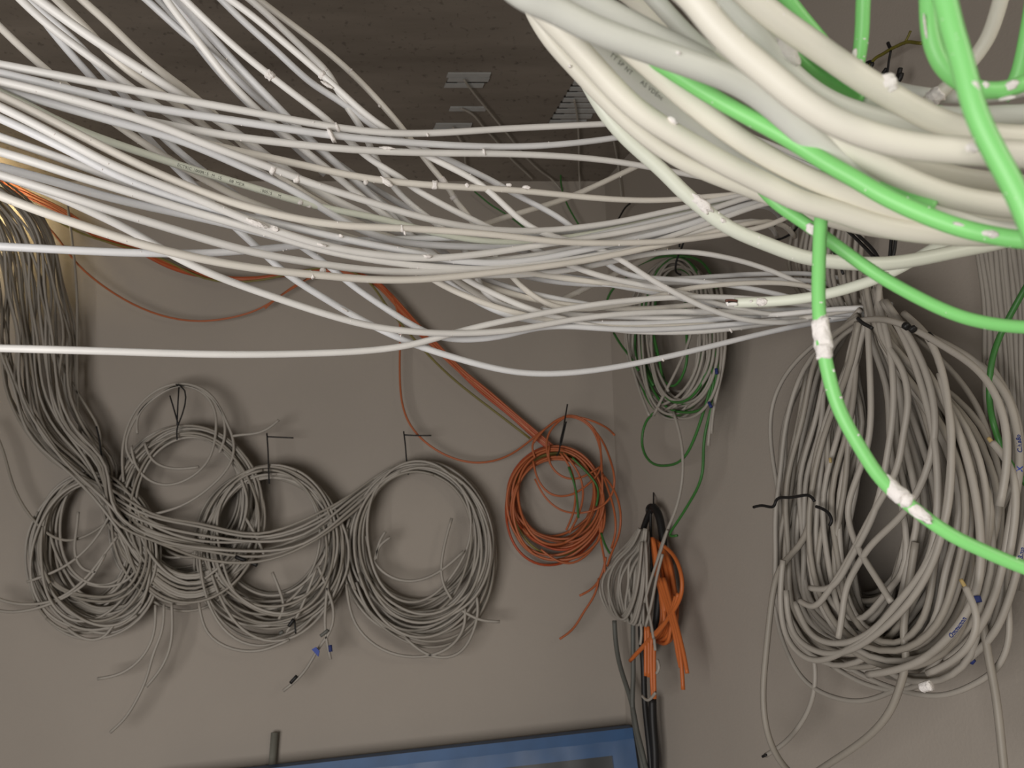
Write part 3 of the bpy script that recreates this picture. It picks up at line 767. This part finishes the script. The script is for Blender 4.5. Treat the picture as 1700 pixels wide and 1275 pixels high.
# ------------------------------------------------------------------ hook with black cord, white hank and orange hank
hk = empty('hanging_cord_bundle', pw(1085, 838, 0))
tag(hk, 'black cord loop on a nail carrying a white hank and an orange hank', 'cable bundle')
wallcable('nail', [(1085, 818, .0), (1085, 828, .012), (1085, 845, .02)], 0, .0035, 'black', hk)
for s, dd in (("1083,843 1076,856 1070,872 1064,893 1060,915 1062,960 1066,1000 1064,1040 1068,1100 1070,1160 1077,1230 1082,1290", .013), ("1084,841 1092,852 1098,876 1101,900 1099,940 1094,990 1089,1040 1080,1075 1074,1085", .017),
              ("1080,848 1080,870 1081,900 1082,950", .006), ("1083,1160 1084,1200 1087,1240 1088,1290", .017), ("1086,842 1080,838 1074,845 1077,858", .006)):
    wallcable('black_cord', s, .035, dd, 'black', hk, 8)
for s in ("1020,1030 1022,1062 1027,1095 1037,1130 1048,1165 1056,1205 1064,1245 1078,1290", "1051,1030 1051,1080 1051,1130 1050,1170 1054,1205 1062,1245 1070,1290", "1050,1175 1058,1215 1070,1265 1074,1290"):
    wallcable('grey_cord', s, .045, .0105, 'darkgrey', hk, 8)
rg = random.Random(9)
for i in range(13):
    u = i / 12
    x0 = 1058 + 18 * u
    p = [(x0, 880 + rg.uniform(-3, 6)), (x0 - 14 + 12 * u, 900 + 10 * u), (1012 + 50 * u + rg.uniform(-4, 4), 935), (999 + 60 * u + rg.uniform(-5, 5), 970), (1004 + 52 * u, 1005), (1022 + 40 * u + rg.uniform(-5, 5), 1025 + 14 * u), (1046 + 22 * u, 1000), (1058 + 14 * u, 950), (1064 + 8 * u, 900)]
    wallcable('white_strand', p, .055 + .03 * rg.random(), .0062, 'grey', hk, 6)
strands(hk, ["1108,880 1100,905 1090,935 1080,965 1070,1000", "1072,900 1074,960 1074,1000 1080,1030 1085,1060", "1100,920 1090,960 1082,1000 1072,1040", "1064,1035 1065,1050 1063,1070", "1086,1060 1088,1080", "1066,1155 1074,1162 1082,1158 1088,1150", "1091,1095 1094,1108 1090,1118"], .0058, 'grey', .09, 'white_strand')
for i in range(12):
    u = i / 11
    p = [(1082 + 14 * u, 892 + 10 * u), (1086 + 26 * u, 930), (1092 + 30 * u + rg.uniform(-3, 3), 970), (1098 + 26 * u, 1005), (1096 + 24 * u + rg.uniform(-4, 4), 1035), (1082 + 30 * u, 1058 + 6 * u), (1074 + 12 * u, 1062)]
    wallcable('orange_strand', p, .03 + .04 * rg.random(), .0075, 'orangebright', hk, 6)
strands(hk, ["1100,905 1118,922 1130,950 1132,980 1124,1004 1114,1020", "1096,960 1112,1010 1124,1055 1131,1100 1134,1145", "1102,960 1116,1010 1128,1055 1136,1090 1141,1118", "1094,965 1108,1010 1120,1055 1126,1090 1130,1108",
             "1122,990 1112,1020 1092,1050 1068,1074 1046,1097", "1126,985 1118,1012 1098,1040 1075,1065 1050,1092", "1076,1040 1077,1080 1077,1124", "1082,1050 1081,1100 1084,1160", "1086,1070 1086,1110 1087,1160", "1072,1040 1072,1085 1072,1122"], .0078, 'orangebright', .085, 'orange_strand', 7)

# ------------------------------------------------------------------ big bundle on the right wall
bb = empty('hanging_cable_bundle', pw(1435, 530, 0))
tag(bb, 'large bundle of grey-white cables hung in loops on the right wall', 'cable bundle')
rg = random.Random(77)
DI = .0078
def bmat():
    return rg.choice(['grey', 'grey', 'greywarm'])
# left gathered run and its bottom loops
for i in range(17):
    u = i / 16; j = lambda a: rg.uniform(-a, a)
    d = rg.uniform(.03, .13)
    p = [(1432 + j(10), 520 + j(12), d + .04), (1392 + j(8), 548 + 18 * u, d + .03), (1340 + 40 * u + j(6), 612, d), (1306 + 66 * u + j(9), 700 + j(10), d), (1294 + 56 * u + j(4), 790, d), (1290 + 56 * u + j(3), 850, d),
         (1286 + 62 * u + j(6), 930, d), (1290 + 70 * u + j(6), 1000 - 10 * u, d), (1318 + 66 * u, 1058 - 40 * u, d), (1385 + 36 * u, 1100 - 62 * u + j(6), d), (1460 + 10 * u, 1082 - 60 * u + j(6), d), (1530 - 20 * u, 1000 - 50 * u, d), (1565 - 20 * u + j(10), 880, d), (1560 + j(12), 760, d), (1520 + j(14), 650, d), (1468 + j(8), 545, d + .03)]
    wallcable('cable', p, 0, DI, bmat(), bb, 7, 4)
# middle and right loops
for i in range(52):
    u = (i + rg.random()) / 52; j = lambda a: rg.uniform(-a, a)
    d = rg.uniform(.015, .16)
    xl = 1345 + 70 * rg.random(); xr = 1500 + 165 * u; yb = 1000 + 140 * (0.25 + .75 * u) * rg.uniform(.75, 1)
    xm = (xl + xr) / 2 + j(20)
    p = [(1446 + j(14), 470 + j(15), d + .03), (1452 + j(12) + 16 * u, 545, d + .02), ((1466 + xr) / 2 - 8 + j(10), 640, d), (xr - 22 + j(12), 740, d), (xr + j(8), 850, d), (xr - 12 + j(8), 950, d), (xm + (xr - xm) * .62, yb - 45, d), (xm, yb, d), (xl + (xm - xl) * .3, yb - 42, d), (xl + j(8), yb - 130, d),
         (xl + 4 + j(10), 820, d), (xl + 22 + j(10), 700, d), (1415 + j(8), 600, d + .02), (1430 + j(8), 535, d + .03)]
    wallcable('cable', p, 0, DI, bmat(), bb, 7, 4)
for i in range(20):                                  # nested bottom turns seen through the opening
    u = i / 19; j = lambda a: rg.uniform(-a, a)
    cx = 1432 + 6 * u + j(8); rx = 128 - 62 * u + j(6); yb = 1108 - 120 * u + j(8); d = .02 + .09 * rg.random()
    p = [(cx - rx * .55, 690 + 60 * u, d), (cx - rx * .9 + j(6), 820 + j(15), d), (cx - rx + j(5), 930 - 20 * u, d), (cx - rx * .72, yb - 48 + 15 * u, d), (cx - rx * .25, yb - 4, d), (cx + rx * .3, yb - 6, d), (cx + rx * .8, yb - 58 + 15 * u, d), (cx + rx * 1.05 + j(8), 930 - 30 * u, d), (cx + rx * .95 + j(8), 800, d), (cx + rx * .5 + 20, 660, d)]
    wallcable('cable', p, 0, DI, 'greywarm' if i % 2 else 'grey', bb, 7, 4)
strands(bb, ["1460,470 1466,560 1496,610 1507,672 1500,720 1490,773 1456,840 1411,924 1372,986 1350,1006 1327,997", "1452,480 1480,600 1482,690 1473,756 1451,851 1411,930 1378,975 1344,976", "1470,500 1530,600 1552,700 1540,775 1495,857 1445,907 1420,945 1406,975 1398,1020 1392,1059",
             "1500,520 1540,560 1574,672 1579,784 1568,868 1529,952 1484,1008 1445,1053 1394,1085 1344,1094 1308,1060 1296,1000 1300,930", "1440,530 1445,640 1440,740 1420,800 1408,850 1425,910 1455,960 1480,1000", "1560,620 1578,700 1576,800 1560,900 1520,985 1470,1040 1420,1075 1360,1082 1318,1050 1305,980",
             "1465,500 1500,560 1530,640 1552,740 1556,840 1540,930 1500,990 1450,1045 1390,1068 1345,1050 1320,1000"], DI, 'grey', .185, 'cable', 8, 6)
strands(bb, ["1478,530 1530,555 1607,594 1652,633 1680,683 1694,745 1690,810 1676,868 1663,980 1641,1053 1596,1100 1551,1126 1507,1143 1450,1140 1380,1105", "1520,560 1600,640 1640,720 1648,790 1640,900 1650,985 1636,1040 1600,1085 1540,1120", "1640,600 1690,700 1690,780 1660,850 1640,930 1625,985 1600,1040 1560,1080 1510,1108 1440,1120",
             "1690,700 1688,820 1676,920 1673,992 1675,1053 1658,1104 1624,1132 1563,1154 1507,1149 1440,1125 1380,1090", "1292,820 1286,930 1290,1030 1308,1085 1333,1126 1383,1157 1434,1163 1484,1146 1530,1120 1580,1060 1600,980", "1290,900 1310,1000 1345,1070 1353,1110 1350,1154 1327,1205 1300,1235 1271,1254", "1420,535 1370,560 1330,592 1300,630 1283,672 1282,756 1291,812 1298,870 1296,950 1306,1020"], .0068, 'grey', .085, 'cable', 8, 6)
strands(bb, ["1400,640 1365,720 1350,800 1346,860 1333,896 1294,947 1280,1008 1271,1092 1268,1177 1277,1225 1292,1258 1325,1290 1361,1278 1428,1233 1479,1177 1498,1126 1504,1092 1501,1059 1505,1000 1520,900"], .0088, 'greywarm', .15, 'cable', 8, 6)
strands(bb, ["1600,900 1625,1000 1636,1060 1643,1100 1652,1149 1661,1221 1668,1290"], .0088, 'greywarm', .10, 'cable', 8, 6)
for s, o_ in (("1251,842 1270,840 1286,838 1288,832 1305,826 1330,823 1348,826 1352,832", .175), ("1355,841 1368,846 1378,856 1380,866 1377,872", .17), ("1424,528 1432,536 1441,541 1448,545", .26),
              ("1480,395 1478,420 1476,440", .20), ("1487,395 1484,420 1478,440", .20), ("1395,372 1420,395 1440,415 1452,428", .20), ("1408,372 1430,395 1452,418 1458,428", .20)):
    wallcable('cable_tie', s, o_, .0042, 'black', bb)
# taped and cut ends in the bundle
tape(bb, 1502, 540, 1507, 543, 'black', .0085, .225); tape(bb, 1514, 545, 1517, 548, 'black', .0085, .225); tape(bb, 1540, 556, 1546, 563, 'black', .0090, .205)
strands(bb, ["1430,532 1460,530 1490,536 1520,548 1545,562 1580,583 1630,622 1662,680 1672,750 1660,840"], .0076, 'grey', .215)
strands(bb, ["1603,975 1612,995 1620,1020 1618,1050 1590,1090 1540,1118", "1648,735 1662,752 1680,785 1686,840 1676,920"], .0074, 'grey', .20)
tape(bb, 1595, 962, 1603, 976, 'copper', .004, .20, 'wire_tip'); tape(bb, 1641, 727, 1649, 737, 'copper', .004, .20, 'wire_tip'); tape(bb, 1378, 760, 1379, 768, 'copper', .004, .16, 'wire_tip'); tape(bb, 1266, 1256, 1272, 1253, 'black', .004, .12, 'wire_tip')
# labelled strand with handwriting, and a second one
wallcable('cable', "1440,1120 1500,1108 1545,1085 1574,1058 1592,1036 1607,1012 1618,988 1625,960 1628,900 1615,800 1580,690 1520,590", .17, .0082, 'grey', bb, 10, 6, key='H1')
wallcable('cable', "1530,552 1600,588 1650,628 1676,668 1686,705 1692,745 1691,790 1680,850 1668,920 1650,990 1620,1050 1570,1095", .13, .0080, 'grey', bb, 10, 6, key='H2')
wallcable('cable', "1715,700 1716,780 1708,850 1698,900 1690,940 1676,990 1650,1050 1600,1100", .10, .0080, 'grey', bb, 10, 6, key='H3')
letters('H1', 'Ommunnn', 1578, 1054, 10.5, 'ink', -.2, 'handwriting', shear=.3)
letters('H2', 'C.hla8o', 1691, 752, 9.5, 'ink', -.1, 'handwriting', True, .2)
letters('H2', 'X', 1691, 780, 12, 'bluetag', -.1, 'handwriting', True)
letters('H3', 'B.mn', 1693, 928, 9.5, 'ink', -.1, 'handwriting', True, .2)
for k in ('H1', 'H2', 'H3'):
    for ch in list(REG[k][0].children):
        ch.parent = bb; ch.matrix_parent_inverse = bb.matrix_basis.inverted()
tape(bb, 1620, 990, 1623, 1000, 'ink', .0088, .172, 'ink_mark'); tape(bb, 1612, 1100, 1616, 1095, 'ink', .006, .09, 'ink_mark')
o = wallcable('plaster_lump', "1531,1142 1538,1139 1545,1138", .15, .011, 'plaster', bb, 8, 4)

# upright run of cables beside it, and the tuft seen behind the big coil
ur = empty('upright_cable_run', pw(1665, 420, 0))
tag(ur, 'upright run of grey cables at the right edge beside the large bundle', 'cable bundle')
for i in range(13):
    u = i / 12; j = lambda a: rg.uniform(-a, a)
    wallcable('cable', [(1612 + 96 * u + j(4), 300, .05), (1622 + 92 * u + j(3), 400, .05), (1634 + 88 * u + j(3), 500, .05), (1640 + 84 * u + j(5), 600, .05), (1646 + 80 * u + j(6), 720, .045), (1652 + 70 * u + j(10), 840, .04), (1640 + 60 * u + j(10), 980, .03)],
              0, DI, bmat(), ur, 7, 4)
tf = empty('cable_tuft', pw(1370, 380, 0))
tag(tf, 'tuft of grey cables on the wall glimpsed behind the hanging green cable', 'cable bundle')
for i in range(15):
    u = i / 14; j = lambda a: rg.uniform(-a, a)
    wallcable('cable', [(1400 + 60 * u + j(8), 210, .03), (1350 + 90 * u + j(8), 290, .04), (1318 + 118 * u + j(6), 370, .05), (1312 + 118 * u + j(6), 440, .05), (1350 + 80 * u + j(6), 510, .06)], 0, .0074, bmat(), tf, 6, 4)
for s in ("1285,375 1305,360 1325,345 1345,320", "1280,400 1300,395 1325,375 1335,350", "1360,385 1385,420 1400,455"):
    wallcable('black_wire', s, .07, .004, 'black', tf)

# slim dark green cable in front of the right bundle
p = [at(x, y, d) for x, y, d in parse("1725,440,.80 1700,482,.82 1680,518,.83 1662,554,.84 1649,590,.84 1643,632,.84 1643,667,.84 1650,705,.83 1658,730,.83 1674,764,.82 1693,791,.81 1725,825,.80")]
o, a_, b_ = tube('green_cable', p, .0032, 'greenback', None, 10, 6)
tag(o, 'slim dark green cable bending in front of the right bundle', 'cable')

# earth wire and tape tatters high on the right wall
ew = empty('earth_wire_ends', pw(1460, 120, 0))
tag(ew, 'yellow-green earth wire ends and black tatters high on the right wall', 'wire')
for s, m_, dd in (("1440,118 1452,98 1465,90 1478,82 1490,76 1505,70 1520,71 1530,72", 'yellowgreen', .005), ("1500,74 1506,64 1512,51", 'yellowgreen', .0035), ("1479,84 1476,100 1473,122 1470,140", 'black', .0035), ("1479,82 1476,76 1474,71", 'black', .005),
                  ("1488,138 1492,125 1495,113", 'black', .007), ("1490,136 1494,130 1496,122", 'black', .008), ("1436,108 1445,103 1448,106 1440,116", 'black', .006), ("1460,130 1466,122 1472,114", 'black', .006)):
    wallcable('wire', s, .04, dd, m_, ew)

# ------------------------------------------------------------------ plastic rails on the ceiling with thin cables
def rail_group(label, rows, key):
    e = empty('ceiling_cable_rail', pc(*rows[0][:2]))
    tag(e, label, 'cable rail', 'plastic cable rails on the ceiling')
    for x0, y0, x1, y1, m_ in rows:
        skew = -(y1 - y0) * 0.45
        q = [pc(x0, y0), pc(x1, y0), pc(x1 + skew, y1), pc(x0 + skew, y1)]
        prism('rail' if m_ == 'clip' else 'rail_slot', q, (0, 0, -.004 if m_ == 'clip' else -.002), m_, e)
    return e
rail_group('double grey-white plastic rail on the ceiling, the frontmost one', [(744, 120, 815, 126.5, 'clip'), (745, 127.5, 813, 133.5, 'clip'), (740, 137, 804, 143.5, 'clip'), (742, 133.5, 760, 136.5, 'dark'), (776, 133.5, 810, 136.5, 'dark')], 'r')
rail_group('single grey-white plastic rail on the ceiling behind the frontmost one', [(748, 176.5, 808, 182.5, 'clip')], 'r')
rail_group('grey-white plastic rail on the ceiling, partly behind the top sagging cables', [(724, 204, 784, 210, 'clip'), (720, 212, 776, 217, 'clip')], 'r')
rows = []
for k in range(8):
    y0 = 134 + k * 9.2; x0 = 953 - k * 5.6
    rows.append((x0, y0, x0 + 88 - k * 4, y0 + 5.4, 'clip'))
    rows.append((x0 - 5, y0 + 5.9, x0 + 12, y0 + 8.4, 'dark'))
rail_group('ladder of grey-white plastic rails on the ceiling beside the big coil', rows, 'r')
def ceilwire(label, s, group='thin cables on the ceiling'):
    P = []
    for q in parse(s):
        a = pc(q[0], q[1], .012); b = pw(q[0], q[1], .012)
        P.append(a if (a - EYE).length < (b - EYE).length else b)
    o, _, _ = tube('thin_white_cable', P, .0026, 'grey', None, 6, 6)
    tag(o, label, 'cable', group)
ceilwire('thin cable slanting from the frontmost ceiling rail', "770,132 783,150 805,177 832,210 850,232 865,252 882,270 900,286 915,297 932,316")
ceilwire('thin cable slanting from the single rail behind', "764,180 780,187 800,208 820,230 835,248 850,265 868,282 885,298")
ceilwire('thin cable dropping from the third ceiling rail', "752,211 760,226 768,240 772,265 774,280")
ceilwire('thin upright cable left of the ladder of rails', "953,165 957,185 960,215 961,245 961,275 962,295 963,318")
ceilwire('thin upright cable right of the ladder of rails', "1003,170 1012,200 1018,230 1023,255 1026,275 1029,300 1032,330")

# ------------------------------------------------------------------ conduit stub and blue framed panel at the bottom
a = pw(456, 1216, .012); b_ = Vector((a.x + .004, a.y, 0.0))
o, _, _ = tube('conduit_stub', [a, a * .6 + b_ * .4, b_], .0082, 'pipe', None, 12, 4)
tag(o, 'grey conduit stub standing against the back wall', 'conduit')

nrm = Vector((0, -1, 0))
def wallY(x, y, off):
    r = ray(x, y); return EYE + r * ((D_BACK - off) / r.y)
pr = wallY(1050, 1208, .075); pl = wallY(470, 1273, .075)
ax = (pr - pl).normalized(); pl = pl - ax * .3
dn = Vector((ax.z, 0, -ax.x))
if dn.z > 0: dn = -dn
LH = .75
e = empty('blue_framed_panel', pr + dn * LH)
tag(e, 'blue framed panel wrapped in clear film hanging crooked by the corner', 'panel')
RW = .05
prism('top_rail', [pl, pr, pr + dn * RW, pl + dn * RW], -nrm * .05, 'blue', e)
prism('side_rail', [pr - ax * RW + dn * RW, pr + dn * RW, pr + dn * LH, pr - ax * RW + dn * LH], -nrm * .05, 'blue', e)
prism('side_rail', [pl + dn * RW, pl + ax * RW + dn * RW, pl + ax * RW + dn * LH, pl + dn * LH], -nrm * .05, 'blue', e)
prism('bottom_rail', [pl + ax * RW + dn * (LH - RW), pr - ax * RW + dn * (LH - RW), pr - ax * RW + dn * LH, pl + ax * RW + dn * LH], -nrm * .05, 'blue', e)
bk = -nrm * .02
prism('dark_board', [pl + ax * RW + dn * RW + bk, pr - ax * RW + dn * RW + bk, pr - ax * RW + dn * (LH - RW) + bk, pl + ax * RW + dn * (LH - RW) + bk], -nrm * .02, 'pane', e)
# film: a gently crumpled sheet over the right upper part
V = []; Fc = []
nx, nz = 26, 14
for i in range(nz + 1):
    for k in range(nx + 1):
        q = pr - ax * (.62 * k / nx) + dn * (.02 + .5 * i / nz)
        h = .008 + .022 * abs(noise.noise(Vector((k * .45, i * .5, 1.3)))) + .010 * abs(noise.noise(Vector((k * 1.1, i * 1.3, 7))))
        V.append(q + nrm * h)
for i in range(nz):
    for k in range(nx):
        a0 = i * (nx + 1) + k; Fc.append((a0, a0 + 1, a0 + nx + 2, a0 + nx + 1))
o = mesh_obj('clear_film', V, Fc, 'film'); adopt(o, e)

# ------------------------------------------------------------------ small work lamp beyond the left edge that warms the wall
lp = pw(-60, 318, .11)
e = empty('work_lamp', lp)
tag(e, 'small warm work lamp clipped to the wall beyond the left edge', 'lamp')
bm = bmesh.new(); bmesh.ops.create_uvsphere(bm, u_segments=16, v_segments=10, radius=.018)
me = bpy.data.meshes.new('bulb'); bm.to_mesh(me); bm.free()
mb = bpy.data.materials.new('warm_bulb'); mb.use_nodes = True
mb.node_tree.nodes['Principled BSDF'].inputs['Emission Color'].default_value = (1, .8, .45, 1)
mb.node_tree.nodes['Principled BSDF'].inputs['Emission Strength'].default_value = 6
me.materials.append(mb)
o = bpy.data.objects.new('bulb', me); COL.objects.link(o); o.location = lp + Vector((-.02, 0, 0)); adopt(o, e)
tube('lamp_arm', [lp + Vector((-.04, 0, 0)), lp + Vector((-.07, .05, .01)), lp + Vector((-.08, .108, .02))], .006, 'black', e, 8, 4)
ld = bpy.data.lights.new('work_lamp_light', 'POINT'); ld.energy = 2.2; ld.color = (1, .80, .42); ld.shadow_soft_size = .02
lo = bpy.data.objects.new('work_lamp_light', ld); COL.objects.link(lo); lo.location = lp + Vector((.01, 0, 0))
